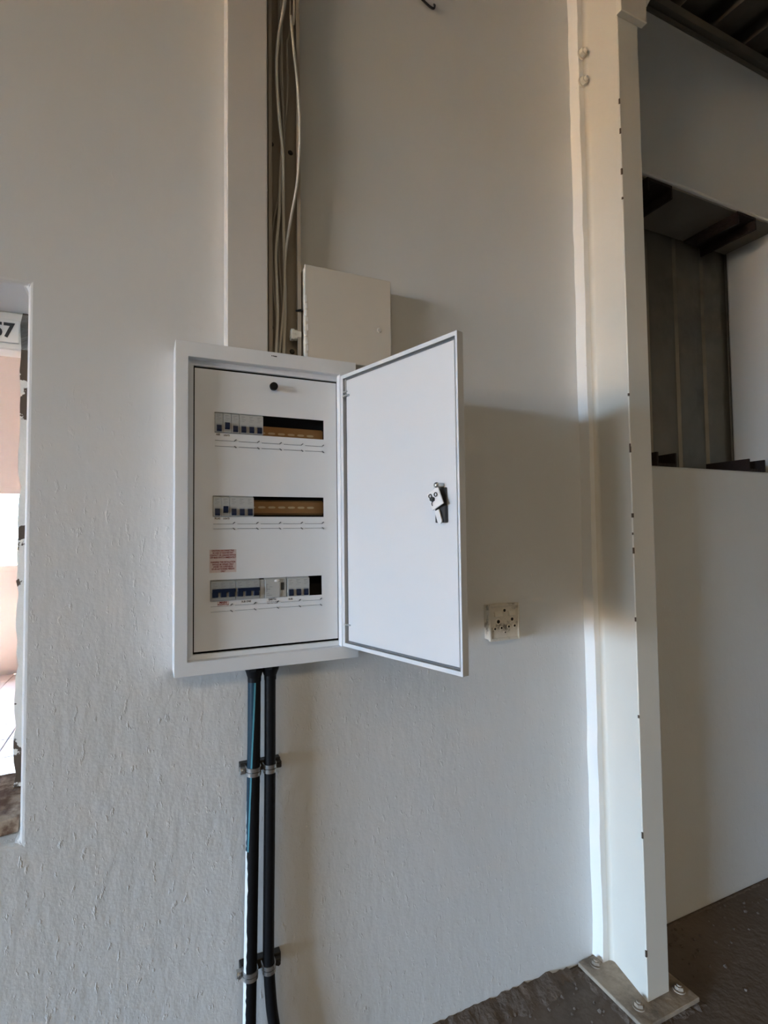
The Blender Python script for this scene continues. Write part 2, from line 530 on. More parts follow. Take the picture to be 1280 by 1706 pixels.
for k in range(14):
    z = random.uniform(-1.2, 1.5); h_ = random.uniform(0.004, 0.018)
    bm = bmesh.new()
    aprism(bm, [(1.2498, -0.1835), (1.2494, -0.1872), (1.2494 + random.uniform(.002, .006), -0.1876), (1.2530, -0.1835)], z, z + h_)
    cpart('paint_chip', bm, 'rubbish_brown')
bm = bmesh.new()
abox(bm, 1.180, 1.392, -0.236, -0.004, FLOOR + 0.006, FLOOR + 0.018, 0.0015)
bp = cpart('base_plate', bm, 'base_plate')
bm = bmesh.new()                                        # mortar bed, rough
t = bmesh.new(); bmesh.ops.create_grid(t, x_segments=16, y_segments=16, size=0.5)
for v in t.verts:
    ex, ey = abs(v.co.x), abs(v.co.y)
    edge = max(ex, ey)
    v.co = Vector((1.287 + v.co.x * 0.262 + random.uniform(-.006, .006), min(-0.002, -0.122 + v.co.y * 0.27 + random.uniform(-.006, .006)),
                   FLOOR + (0.0055 if edge < 0.42 else random.uniform(0.0, 0.006) if edge < 0.49 else -0.002)))
join(bm, t)
cpart('mortar_bed', bm, 'dirt')
for (bx_, by_) in ((1.222, -0.034), (1.218, -0.186), (1.364, -0.196), (1.364, -0.034)):
    bm = bmesh.new()
    z = FLOOR + 0.018
    acyl(bm, (bx_, by_, z), (0, 0, 1), 0.0165, 0.0165, 0.003, 18)
    acyl(bm, (bx_, by_, z + 0.003), (0.08, 0.05, 1), 0.0125, 0.0118, 0.008, 6)
    acyl(bm, (bx_, by_, z + 0.010), (0.1, 0, 1), 0.0068, 0.0060, 0.005, 10)
    cpart('anchor_bolt', bm, 'base_plate')

# ------------------------------------------------------------------ opening beside the column: sheet and angle irons
bm = bmesh.new()
pr = []
x = 1.36
while x < 2.46:
    pr += [(x, 0.0), (x + 0.105, 0.0), (x + 0.115, 0.010), (x + 0.165, 0.010)]
    x += 0.175
lo = [bm.verts.new((a, T + 0.006 + b, 0.15)) for a, b in pr]
hi = [bm.verts.new((a, T + 0.006 + b, 1.34)) for a, b in pr]
for i in range(len(pr) - 1):
    bm.faces.new((lo[i], lo[i + 1], hi[i + 1], hi[i]))
sh = obj('metal_sheet', bm, 'galvanised')
md = sh.modifiers.new('thickness', 'SOLIDIFY'); md.thickness = 0.001; md.offset = 1
structure(box('trim_5', 1.445, 2.383, 0.012, T, 1.2425, 1.2488, 'soffit_dark'))  # thin dark slab added to darken the underside of the opening
tag(sh, 'dull galvanised metal sheet closing the opening beside the column', 'metal sheet')
def angle_iron(x0, x1, zc, up, y0, y1, label):
    bm = bmesh.new()
    s = 1 if up else -1
    poly = [(x0, zc), (x1, zc), (x1, zc + s * 0.048), (x1 - 0.008, zc + s * 0.048), (x1 - 0.008, zc + s * 0.010), (x0, zc + s * 0.010)]
    aprism(bm, poly, y0, y1, axis='y')
    aprism(bm, [(x0, zc + s * 0.010), (x0 + 0.009, zc + s * 0.010), (x0 + 0.009, zc + s * 0.048), (x0, zc + s * 0.048)], y0, y1 - 0.06, axis='y')
    o = obj('angle_iron', bm, 'rust')
    tag(o, label, 'angle iron', 'rusty irons in the wall opening')
angle_iron(2.10, 2.215, 1.2424, False, 0.004, 0.232, 'rusty steel iron under the top of the opening, right one')
angle_iron(1.60, 1.727, 1.2424, False, 0.004, 0.20, 'rusty steel iron under the top of the opening, close to the column')
angle_iron(2.105, 2.21, 0.2225, True, 0.004, 0.232, 'rusty steel iron on the ledge of the low wall, right one')
angle_iron(1.60, 1.70, 0.2225, True, 0.004, 0.232, 'rusty steel iron on the ledge, close to the column')

# ------------------------------------------------------------------ chase, open trunking, junction box
o = box('cable_chase', 0.163, 0.2555, -0.05, -0.0005, 0.4135, 1.86, 'chase_paint', None, 0.0025)
tag(o, 'grey painted flat boxed chase running up the wall above the board', 'chase')
tr = thing('cable_trunking', 'open painted metal trunking with loose wires above the board', 'trunking', (0.297, 0, 0.4135))
def tpart(name, bm, m, sm=False):
    o = obj(name, bm, m, tr, sm); o.matrix_parent_inverse = Matrix.Translation((-0.297, 0, -0.4135)); return o
bm = bmesh.new(); abox(bm, 0.2595, 0.3365, -0.002, -0.0005, 0.4135, 1.86); tpart('back', bm, 'trunk_shaded_paint')
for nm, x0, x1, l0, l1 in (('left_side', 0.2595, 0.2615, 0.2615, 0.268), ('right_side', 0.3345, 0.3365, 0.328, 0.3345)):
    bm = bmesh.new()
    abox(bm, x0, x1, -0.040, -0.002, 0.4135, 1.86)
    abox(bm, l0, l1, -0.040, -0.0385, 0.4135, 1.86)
    tpart('side', bm, 'trunk_shaded_paint')
for (sx_, sz_) in ((0.274, 0.955), (0.322, 0.947), (0.324, 0.447), (0.272, 0.50)):
    bm = bmesh.new(); acyl(bm, (sx_, -0.002, sz_), (0, -1, 0), 0.0066, 0.004, 0.003, 12); tpart('screw', bm, 'dark_steel', True)
bm = bmesh.new()
acyl(bm, (0.3365, -0.030, 0.478), (-1, 0, 0), 0.0125, 0.0125, 0.016, 14)
acyl(bm, (0.3205, -0.030, 0.478), (-1, 0, 0), 0.0145, 0.0145, 0.007, 6)
tpart('cable_bush', bm, 'cable_white', True)
bm = bmesh.new()
atube(bm, spline([(0.339, -0.041, 0.534), (0.335, -0.0445, 0.535), (0.328, -0.0445, 0.533), (0.323, -0.0415, 0.533)], 5), 0.0024, 8)
tpart('cable_tie', bm, 'black_plastic', True)

def wire(pts, r, m, label, dy=0.0):
    bm = bmesh.new()
    atube(bm, spline(pts, 10), r, 8)
    o = obj('wire', bm, m, None, True, 80)
    tag(o, label, 'wire', 'loose wires in the open trunking')
zb, zt_ = 0.4145, 1.86
wire([(0.318, -.030, zt_), (0.316, -.034, 1.45), (0.300, -.037, 1.290), (0.285, -.0365, 1.200), (0.2805, -.0365, 1.110), (0.286, -.036, 1.005),
      (0.2955, -.032, .915), (0.298, -.026, .80), (0.301, -.020, .66), (0.304, -.016, .55), (0.299, -.014, zb)], 0.0040, 'cable_white',
     'thick white wire bowing widest to the left at the top of the trunking')
wire([(0.330, -.020, zt_), (0.326, -.030, 1.30), (0.3165, -.036, 1.262), (0.3235, -.0400, 1.165), (0.3315, -.0440, 1.065), (0.3345, -.0450, .960), (0.328, -.0440, .850),
      (0.312, -.033, .745), (0.302, -.026, .665), (0.300, -.018, .56), (0.288, -.012, zb)], 0.0034, 'cable_white',
     'white wire bulging out to the right edge of the trunking')
wire([(0.300, -.010, zt_), (0.298, -.012, 1.2), (0.301, -.014, 1.02), (0.292, -.020, .86), (0.287, -.026, .76), (0.2785, -.032, .675), (0.279, -.034, .60),
      (0.281, -.034, .52), (0.2765, -.034, zb)], 0.0036, 'cable_white', 'white wire coming forward low in the trunking by the board')
wire([(0.286, -.010, zt_), (0.292, -.018, 1.20), (0.297, -.024, 1.06), (0.301, -.022, .93), (0.293, -.018, .84), (0.276, -.016, .75), (0.270, -.014, .65), (0.272, -.014, zb)],
     0.0028, 'cable_grey', 'thin dull wire crossing to the left side of the trunking')
wire([(0.322, -.012, zt_), (0.319, -.022, 1.30), (0.310, -.024, 1.20), (0.312, -.018, 1.10), (0.304, -.012, .97), (0.290, -.012, .82), (0.288, -.014, .70), (0.298, -.012, .55), (0.306, -.012, zb)],
     0.0028, 'cable_grey', 'thin dull wire lying at the back of the trunking')
wire([(0.268, -.022, zt_), (0.2685, -.022, 1.1), (0.268, -.024, .80), (0.2725, -.026, .60), (0.282, -.025, .50), (0.284, -.022, zb)], 0.0028, 'cable_grey',
     'thin dull wire close along the left side of the trunking')

jb = thing('junction_box', 'cream painted metal junction box above the distribution board', 'junction box', (0.452, 0, 0.415))
def jpart(name, bm, m, sm=False):
    o = obj(name, bm, m, jb, sm); o.matrix_parent_inverse = Matrix.Translation((-0.452, 0, -0.415)); return o
bm = bmesh.new(); abox(bm, 0.342, 0.563, -0.054, -0.0005, 0.416, 0.640, 0.002); jpart('body', bm, 'box_paint')
bm = bmesh.new(); abox(bm, 0.340, 0.565, -0.060, -0.0542, 0.415, 0.642, 0.0016); jpart('lid', bm, 'box_paint')
for x_, z_ in ((0.532, 0.510),):
    bm = bmesh.new(); acyl(bm, (x_, -0.060, z_), (0, -1, 0), 0.0065, 0.005, 0.0022, 14); jpart('screw', bm, 'box_paint', True)
bm = bmesh.new()
for i in range(9):                                        # thick blistered paint along the left edge
    z = 0.425 + i * 0.017 + random.uniform(-.003, .003)
    t = bmesh.new(); bmesh.ops.create_icosphere(t, subdivisions=1, radius=1)
    join(bm, t, 0, Matrix.Translation((0.3415 + random.uniform(0, .005), -0.0585, z)) @ Matrix.Diagonal((random.uniform(.003, .006), .003, random.uniform(.008, .014), 1)))
jpart('paint_blisters', bm, 'white_filler', True)

# ------------------------------------------------------------------ distribution board
db = thing('distribution_board', 'white metal electrical distribution board on the wall, door swung open', 'distribution board', (0.2575, 0, -0.29))
DBI = Matrix.Translation((-0.2575, 0, 0.29))
def part(name, bm, m, parent=None, sm=False, ang=40):
    o = obj(name, bm, m, parent or db, sm, ang)
    if parent is None: o.matrix_parent_inverse = DBI
    return o
X0, X1, Z0, Z1 = 0.055, 0.460, -0.290, 0.4125
IX0, IX1, IZ0, IZ1 = 0.0805, 0.4185, -0.2615, 0.380
YF = -0.080
bm = bmesh.new()                                           # shell: back and four sides
for a in ((X0, X0 + .0015, Z0, Z1), (X1 - .0015, X1, Z0, Z1), (X0 + .0015, X1 - .0015, Z0, Z0 + .0015), (X0 + .0015, X1 - .0015, Z1 - .0015, Z1)):
    abox(bm, a[0], a[1], YF + .0018, -0.0005, a[2], a[3])
abox(bm, X0 + .0015, X1 - .0015, -0.002, -0.0005, Z0 + .0015, Z1 - .0015)
part('enclosure', bm, 'panel_paint')
bm = bmesh.new(); abox(bm, X0 + .002, X1 - .002, -0.0045, -0.0022, Z0 + .002, Z1 - .002); part('shade_backing', bm, 'inside_shade')  # added dark sheet, stands in for the shade inside the enclosure
bm = bmesh.new()
slab_holes(bm, [X0, IX0, IX1, X1], [Z0, IZ0, IZ1, Z1], [(IX0, IX1, IZ0, IZ1)], YF, YF + 0.0016, XZ)
ff = part('front_frame', bm, 'panel_paint')
md = ff.modifiers.new('bevel', 'BEVEL'); md.width = 0.0007; md.segments = 2; md.limit_method = 'ANGLE'
# returns of the opening, sloping back to the inner lip
LX0, LX1, LZ0, LZ1 = 0.0925, 0.4215, -0.252, 0.3695
bm = bmesh.new()
fr = [(IX0, IZ0), (IX1, IZ0), (IX1, IZ1), (IX0, IZ1)]
vf = [bm.verts.new((x_, YF + .0016, z_)) for x_, z_ in fr]
vm = [bm.verts.new((x_, -0.060, z_)) for x_, z_ in fr]
vl = [bm.verts.new((x_, -0.058, z_)) for x_, z_ in ((LX0, LZ0), (LX1, LZ0), (LX1, LZ1), (LX0, LZ1))]
vk = [bm.verts.new((x_, -0.048, z_)) for x_, z_ in ((LX0, LZ0), (LX1, LZ0), (LX1, LZ1), (LX0, LZ1))]
for A, B in ((vf, vm), (vm, vl), (vl, vk)):
    for k in range(4):
        bm.faces.new((A[k], A[(k + 1) % 4], B[(k + 1) % 4], B[k]))
il = part('inner_lip', bm, 'panel_paint')
md = il.modifiers.new('thickness', 'SOLIDIFY'); md.thickness = 0.001; md.offset = 1
# sub-plate with three module windows
PX0, PX1, PZ0, PZ1 = 0.0955, 0.4195, -0.2475, 0.3660
ROWS = [(0.2265, 0.2725), (0.0415, 0.0875), (-0.1420, -0.0965)]
WX0, WX1 = 0.1345, 0.3865
WXS = [(0.1370, 0.3875), (0.1335, 0.3860), (0.1285, 0.3800)]
bm = bmesh.new()
holes = [(WXS[i][0], WXS[i][1], ROWS[i][0], ROWS[i][1]) for i in range(3)]
us = grid_lines(PX0, PX1, [c for h in holes for c in h[:2]]); ws = grid_lines(PZ0, PZ1, [c for h in holes for c in h[2:]])
slab_holes(bm, us, ws, holes, -0.050, -0.0488, XZ)
pl = part('inner_plate', bm, 'panel_paint')
def sub(name, bm, m, par, sm=False):
    return obj(name, bm, m, par, sm)
def subbox(name, a, m, par, bev=0.0):
    bm = bmesh.new(); abox(bm, *a, bev); return sub(name, bm, m, par)
# embossed label holders: two low ridges with a hooked right end, five pairs under each window
for r_, (zt0, dz) in enumerate(((0.2105, 0.0125), (0.0265, 0.0105), (-0.1525, 0.0115))):
    xw = WXS[r_]
    step = (xw[1] - xw[0] + 0.004) / 5
    for k in range(5):
        bm = bmesh.new()
        xa = xw[0] + 0.001 + k * step; xb = xa + step * 0.90
        for q in (0, 1):
            z = zt0 - q * dz
            s = 1 if q == 0 else -1
            abox(bm, xa, xb - 0.004, -0.0522, -0.050, z - 0.0006, z + 0.0007)
            abox(bm, xa, xb - 0.003, -0.0503, -0.050, z - 0.0015, z - 0.0006, 0, 1)
            t = bmesh.new(); bmesh.ops.create_cube(t, size=1)
            bmesh.ops.scale(t, vec=(0.0060, 0.0026, 0.0020), verts=t.verts)
            join(bm, t, 1, Matrix.Translation((xb - 0.0025, -0.0509, z + s * 0.0012)) @ Matrix.Rotation(-s * R(35), 4, 'Y'))
        sub('label_holder', bm, ['panel_paint', 'gasket'], pl)
bm = bmesh.new()
acyl(bm, (0.2655, -0.050, 0.3395), (0, -1, 0), 0.0065, 0.0065, 0.010, 20)
acyl(bm, (0.2655, -0.060, 0.3395), (0, -1, 0), 0.0094, 0.0088, 0.006, 24)
part('knob', bm, 'black_plastic', None, True)

def flat_text(name, s, size, m, x_, z_, y_, par, sx=1.0, bold=0.0):
    return text(name, s, size, m, par, (x_, y_, z_), sx=sx, bold=bold)
# rails behind the windows
for r_, rz in ((0, 0.2365), (1, 0.064), (2, -0.120)):
    bm = bmesh.new()
    aprism(bm, [(-0.020, rz - 0.0175), (-0.020, rz - 0.0125), (-0.0275, rz - 0.0125), (-0.0275, rz + 0.0125), (-0.020, rz + 0.0125), (-0.020, rz + 0.0175),
                (-0.0212, rz + 0.0175), (-0.0212, rz + 0.0137), (-0.0287, rz + 0.0137), (-0.0287, rz - 0.0137), (-0.0212, rz - 0.0137), (-0.0212, rz - 0.0175)], 0.115, 0.392 if r_ < 2 else 0.350, axis='x')
    rail = part('din_rail', bm, 'rail_brass')
    for k in range(11 if r_ < 2 else 9):
        x_ = 0.128 + k * 0.0232
        bm = bmesh.new()
        aprism(bm, [(x_ + 0.0062 * math.cos(a) + (0.0025 if math.cos(a) > 0 else -0.0025), rz + 0.0026 * math.sin(a)) for a in [i * math.pi / 6 for i in range(12)]], -0.0291, -0.02875, axis='y')
        sub('rail_slot', bm, 'rail_slot', rail)

def breaker(x0, n, zc, ups, m='breaker_light', name='breaker', bar=False, cover=False):
    """n poles side by side: body behind the plate, nose through the window, toggle per pole"""
    w = 0.01755 * n
    z0, z1 = zc - 0.0225, zc + 0.0195
    bm = bmesh.new()
    abox(bm, x0 + .0003, x0 + w - .0003, -0.047, -0.0292, zc - 0.042, zc + 0.042, 0.0005)
    abox(bm, x0 + .0003, x0 + w - .0003, -0.0545, -0.0465, z0 + .0005, z1, 0.0006)
    br = part(name, bm, m)
    for p in range(n):
        xc = x0 + (p + 0.5) * 0.01755
        up = ups[p]
        # toggle well and lever
        subbox('toggle_slot', (xc - .0058, xc + .0058, -0.0549, -0.0544, z0 + .0030, z0 + .0200), 'breaker_grey', br)
        if not bar:
            bm = bmesh.new()
            zz0 = z0 + (0.0075 if up else 0.0025)
            aprism(bm, [(-0.0548, zz0), (-0.0548, zz0 + .0145), (-0.0585, zz0 + (.0150 if up else .0125)), (-0.0600, zz0 + (.0135 if up else .0035)), (-0.0590, zz0 + (.003 if up else .0000))], xc - .0050, xc + .0050, axis='x')
            sub('toggle', bm, 'toggle_blue', br)
        bm = bmesh.new()                                     # fine print
        for (a, b, c, d) in ((-.005, .003, .0375, .0384), (-.005, .000, .0345, .0352), (-.004, .005, .031, .0317), (-.005, .002, .0275, .0281)):
            abox(bm, xc + a, xc + b, -0.05465, -0.0545, z0 + c, z0 + d)
        sub('print', bm, 'print_grey', br)
    if bar:
        bm = bmesh.new()
        xe = x0 + w
        abox(bm, x0 + .003, xe - .001, -0.0605, -0.0548, zc - .0035, zc + .0035, 0.0008)
        for p in range(n):
            xc = x0 + (p + 0.5) * 0.01755
            abox(bm, xc - .0062, xc + .0062, -0.0595, -0.0546, zc - .0145, zc - .003, 0.0008)
        sub('toggle_bar', bm, 'toggle_blue', br)
    return br
zc = (ROWS[0][0] + ROWS[0][1]) / 2
for k in range(3):
    breaker(0.1372 + k * 0.01755, 1, zc, [k == 1])
breaker(0.1372 + 3 * 0.01755 + 0.0004, 3, zc, [False] * 3)
zc = (ROWS[1][0] + ROWS[1][1]) / 2
for k in range(2):
    breaker(0.1338 + k * 0.01755, 1, zc, [k == 1])
breaker(0.1338 + 2 * 0.01755, 3, zc, [False] * 3)
zc = (ROWS[2][0] + ROWS[2][1]) / 2
breaker(0.1290, 3, zc, [0] * 3, 'breaker_grey', 'main_switch', True)
breaker(0.1290 + 3 * 0.01755 + 0.0003, 3, zc, [0] * 3, 'breaker_grey', 'isolator', True)
# earth leakage unit with a test button and a dark window
bm = bmesh.new()
ex0 = 0.2350
abox(bm, ex0, ex0 + .0095, -0.0530, -0.0295, zc - 0.022, zc + 0.0195, 0.0005)
abox(bm, ex0 + .0105, ex0 + .0600, -0.0470, -0.0292, zc - 0.042, zc + 0.042, 0.0005)
abox(bm, ex0 + .0105, ex0 + .0440, -0.0560, -0.0465, zc - 0.022, zc + 0.0200, 0.0006)
abox(bm, ex0 + .0440, ex0 + .0600, -0.0525, -0.0465, zc - 0.022, zc + 0.0200, 0.0006)
el = part('earth_leakage_unit', bm, 'breaker_light')
bm = bmesh.new(); t = bmesh.new(); bmesh.ops.create_uvsphere(t, u_segments=14, v_segments=8, radius=1)
join(bm, t, 0, Matrix.Translation((ex0 + .0370, -0.0562, zc + 0.0155)) @ Matrix.Diagonal((.0062, .0030, .0034, 1)))
sub('test_button', bm, 'sticker', el, True)
subbox('indicator_window', (ex0 + .0470, ex0 + .0545, -0.0532, -0.0524, zc - .006, zc + .011), 'print_dark', el)
bm = bmesh.new()
for (a, b, c, d) in ((.014, .0150, -.008, .009), (.0145, .018, .008, .009), (.0150, .0220, -.003, -.002), (.014, .026, -.0165, -.0155), (.020, .027, .002, .0028), (.014, .020, -.0125, -.0118)):
    abox(bm, ex0 + a, ex0 + b, -0.0562, -0.0560, zc + c, zc + d)
sub('print', bm, 'print_grey', el)
breaker(0.2965, 3, zc, [False] * 3)
# labels under the windows and the red notice
YL = -0.05035
def sticker(x0, x1, z0, z1, m, lines, size, tm, sx=1.0):
    bm = bmesh.new(); abox(bm, x0, x1, -0.0502, -0.0500, z0, z1)
    o = part('sticker', bm, m)
    for i, s in enumerate(lines):
        z = z1 - (z1 - z0) * (i + 0.5) / len(lines)
        t = flat_text('lettering', s, size, tm, (x0 + x1) / 2, z, YL, o, sx, size * 0.035)
sticker(0.1395, 0.1495, 0.2198, 0.2252, 'sticker', ['AIR'], 0.0056, 'print_dark')
sticker(0.1560, 0.1695, 0.2190, 0.2248, 'sticker', ['LIGHTS'], 0.0050, 'print_dark', 0.8)
sticker(0.1365, 0.1500, 0.0345, 0.0402, 'sticker', ['PLUG'], 0.0052, 'print_dark', 0.9)
sticker(0.1555, 0.1690, 0.0345, 0.0402, 'sticker', ['LIGHTS'], 0.0050, 'print_dark', 0.8)
sticker(0.1430, 0.1680, -0.1545, -0.1430, 'sticker_pink', ['MAIN', 'SWITCH'], 0.0062, 'print_red')
sticker(0.1930, 0.2170, -0.1500, -0.1435, 'sticker', ['SUB ONE'], 0.0055, 'print_dark', 0.9)
sticker(0.2500, 0.2760, -0.1560, -0.1425, 'sticker', ['EARTH', 'LEAKAGE'], 0.0062, 'print_dark', 0.9)
sticker(0.2980, 0.3120, -0.1505, -0.1445, 'sticker', ['SUB'], 0.0056, 'print_dark', 0.95)
sticker(0.1270, 0.1835, -0.0805, -0.0305, 'sticker_pink',
        ['CAUTION: DISCONNECTING', 'IN CASE OF INADVERTENT', 'CONTACT OR LEAKAGE SWITCH', 'OFF MAIN SWITCH IMMEDIATELY', '',
         'WARNING: THIS INSTALLATION', 'SHOULD BE OPENED ONLY', 'UNDER THE SUPERVISION', 'OF AN AUTHORISED PERSON', 'ONLY'], 0.0050, 'print_red', 0.72)
flat_text('maker_print', '\u25aa\u25aa\u25ac', 0.006, 'print_dark', 0.262, 0.4035, YF - 0.0004, ff, 1.0, 0.0003)

# ------------------------------------------------------------------ door of the board (hinged at the right, swung past square)
HX, HY = 0.4195, -0.0815
DL = 0.3655
ang = math.atan2(-0.433 + 0.082, 0.522 - 0.4185)
door = bpy.data.objects.new('door', None); COL.objects.link(door)
door.parent = db; door.matrix_parent_inverse = DBI
door.location = (HX, HY, 0.0575); door.rotation_euler = (0, 0, ang)
# local: +x from hinge to free edge, -y is the inner face (towards the light), z about the middle
H2 = 0.3175
def dpart(name, bm, m, sm=False):
    return obj(name, bm, m, door, sm)
bm = bmesh.new(); abox(bm, 0.0, DL, 0.016, 0.0175, -H2, H2, 0.0005); dpart('outer_skin', bm, 'door_paint')
bm = bmesh.new()                                            # folded rim
for a in ((0, .0100, -H2, H2), (DL - .0050, DL, -H2, H2), (.0100, DL - .0050, H2 - .0085, H2), (.0100, DL - .0050, -H2, -H2 + .0085)):
    abox(bm, a[0], a[1], 0.0, 0.016, a[2], a[3])
rm = dpart('rim', bm, 'door_paint')
bm = bmesh.new()
for a in ((.0100, .0215, -H2 + .0085, H2 - .0085), (DL - .0085, DL - .0050, -H2 + .0085, H2 - .0085), (.0215, DL - .0085, H2 - .0150, H2 - .0085), (.0215, DL - .0085, -H2 + .0085, -H2 + .0150)):
    abox(bm, a[0], a[1], 0.009, 0.016, a[2], a[3])
dpart('gasket', bm, 'gasket')
bm = bmesh.new(); abox(bm, .0215, DL - .0085, 0.0015, 0.016, -H2 + .0150, H2 - .0150, 0.0008); dpart('inner_panel', bm, 'door_paint')
for s in (1,):
    bm = bmesh.new()
    acyl(bm, (0.0158, 0.004, H2 - .011), (0, 0, -1), 0.0018, 0.0018, 0.040, 10)
    abox(bm, 0.0110, 0.0340, -0.004, 0.006, H2 - .0540, H2 - .0500)
    abox(bm, 0.0110, 0.0260, -0.002, 0.006, H2 - .0430, H2 - .0405)
    dpart('hinge_pin', bm, 'zinc')
bm = bmesh.new()
abox(bm, 0.0095, 0.0300, -0.003, 0.006, -H2 + .0500, -H2 + .0530); dpart('hinge_pin', bm, 'zinc')
# cam lock
lk = bpy.data.objects.new('cam_lock', None); COL.objects.link(lk); lk.parent = door
lk.location = (0.319, 0.0012, 0.0655 - 0.0575)
def lpart(name, bm, m, sm=False): return obj(name, bm, m, lk, sm)
bm = bmesh.new(); abox(bm, -0.017, 0.015, -0.0025, 0.0, -0.018, 0.020, 0.001)
abox(bm, -0.010, 0.016, -0.008, 0.0, -0.046, -0.014, 0.001); lpart('lock_body', bm, 'dark_steel')
t = bmesh.new(); bm = bmesh.new(); abox(t, -0.0155, 0.0155, -0.0185, -0.0155, -0.0185, 0.0170, 0.0008)
join(bm, t, 0, Matrix.Rotation(R(-24), 4, 'Y')); lpart('cam_plate', bm, 'sticker')
bm = bmesh.new(); acyl(bm, (0, 0, 0.0), (0, -1, 0), 0.009, 0.009, 0.0155, 14); lpart('barrel', bm, 'dark_steel', True)
bm = bmesh.new(); acyl(bm, (0.004, 0.0, 0.024), (0, -1, 0), 0.0045, 0.0045, 0.016, 12)
t = bmesh.new(); bmesh.ops.create_uvsphere(t, u_segments=12, v_segments=8, radius=0.0058); join(bm, t, 0, Matrix.Translation((0.004, -0.017, 0.024))); lpart('stud', bm, 'zinc', True)
bm = bmesh.new(); acyl(bm, (-0.004, -0.0185, -0.002), (0, -1, 0), 0.0048, 0.0044, 0.006, 6); lpart('nut', bm, 'dark_steel')
for (cx_, cz_) in ((-0.0105, 0.0040), (0.0035, 0.0065)):
    bm = bmesh.new()
    pts = [Vector((cx_ + 0.0036 * math.cos(a), -0.0200, cz_ + 0.0036 * math.sin(a))) for a in [i * 2 * math.pi / 14 for i in range(15)]]
    atube(bm, pts, 0.0009, 6); lpart('wire_ring', bm, 'dark_steel', True)
bm = bmesh.new(); atube(bm, spline([(-0.004, -0.020, -0.005), (-0.0055, -0.021, -0.010), (-0.005, -0.020, -0.0145)], 5), 0.0008, 6); lpart('wire_end', bm, 'dark_steel', True)
t = bmesh.new(); bm = bmesh.new()
aprism(t, [(-0.0055, -0.001), (0.0055, -0.001), (0.0055, -0.022)] + [(0.0055 * math.cos(a), -0.022 - 0.0055 * math.sin(a)) for a in [i * math.pi / 8 for i in range(1, 8)]] + [(-0.0055, -0.022)], -0.0135, -0.0110, axis='y')
join(bm, t, 0, Matrix.Translation((-0.001, 0, -0.022)) @ Matrix.Rotation(R(-20), 4, 'Y')); lpart('cam_tongue', bm, 'sticker')

# ------------------------------------------------------------------ supply cables under the board
def supply(label, pts, r, gx, parts):
    c = thing('supply_cable', label, 'cable', (gx, -0.034, -0.29), 'black cables below the board')
    inv = Matrix.Translation((-gx, 0.034, 0.29))
    path = spline(pts, 12)
    bm = bmesh.new(); atube(bm, path, r, 20)
    o = obj('sheath', bm, 'cable_black', c, True, 80); o.matrix_parent_inverse = inv
    bm = bmesh.new()
    acyl(bm, (gx, -0.034, -0.2905), (0, 0, -1), 0.0205, 0.0205, 0.012, 8)
    acyl(bm, (gx, -0.034, -0.3025), (0, 0, -1), 0.0200, r + 0.0012, 0.016, 20)
    acyl(bm, (gx, -0.034, -0.3185), (0, 0, -1), r + 0.0012, r + 0.0008, 0.010, 20)
    o = obj('gland', bm, 'cable_black', c, True, 30); o.matrix_parent_inverse = inv
    for nm, m, a0, a1, s0, s1, rag in parts:               # strips on the sheath: stripe, smeared paint
        bm = bmesh.new(); prev = None
        n = len(path)
        for i in range(int(s0 * (n - 1)), int(s1 * (n - 1)) + 1):
            p = path[i]
            b0, b1 = a0(i / n), a1(i / n) + random.uniform(-rag, rag)
            ring = [bm.verts.new(p + Vector((math.cos(R(b0 + (b1 - b0) * k / 5)), math.sin(R(b0 + (b1 - b0) * k / 5)), 0)) * (r + 0.0006)) for k in range(6)]
            if prev:
                for k in range(5): bm.faces.new((prev[k], prev[k + 1], ring[k + 1], ring[k]))
            prev = ring
        o = obj(nm, bm, m, c, True, 80); o.matrix_parent_inverse = inv
    return c
mat('cable_stripe', (0.07, 0.24, 0.29), 0.35)
mat('paint_smear', (0.78, 0.79, 0.78), 0.5)
supply('black cable with a blue side and smeared white paint, left of the pair',
       [(0.2255, -.034, -.2915), (0.2250, -.034, -.40), (0.2235, -.034, -.52), (0.2210, -.034, -.66), (0.2185, -.034, -.80), (0.2160, -.034, -.95), (0.2140, -.034, -1.06), (0.212, -.034, -1.295)], 0.0140, 0.2255,
       [('blue_side', 'cable_blue', lambda t: 180, lambda t: 260 - 115 * max(0, t - 0.04), 0.02, 0.47, 0.8),
        ('stripe', 'cable_stripe', lambda t: 260 - 115 * max(0, t - 0.04), lambda t: 275 - 115 * max(0, t - 0.04), 0.03, 0.47, 0.8),
        ('paint_smear', 'paint_smear', lambda t: 172, lambda t: 182 + 250 * min(0.16, max(0, t - 0.36)) , 0.36, 0.87, 5)])
supply('plain black cable with a slight bend near the floor, right of the pair',
       [(0.2610, -.034, -.2915), (0.2605, -.034, -.40), (0.2600, -.034, -.52), (0.2580, -.034, -.70), (0.2560, -.034, -.86), (0.2560, -.034, -.95), (0.2610, -.036, -1.04), (0.270, -.040, -1.12), (0.280, -.045, -1.295)], 0.0125, 0.2610, [])
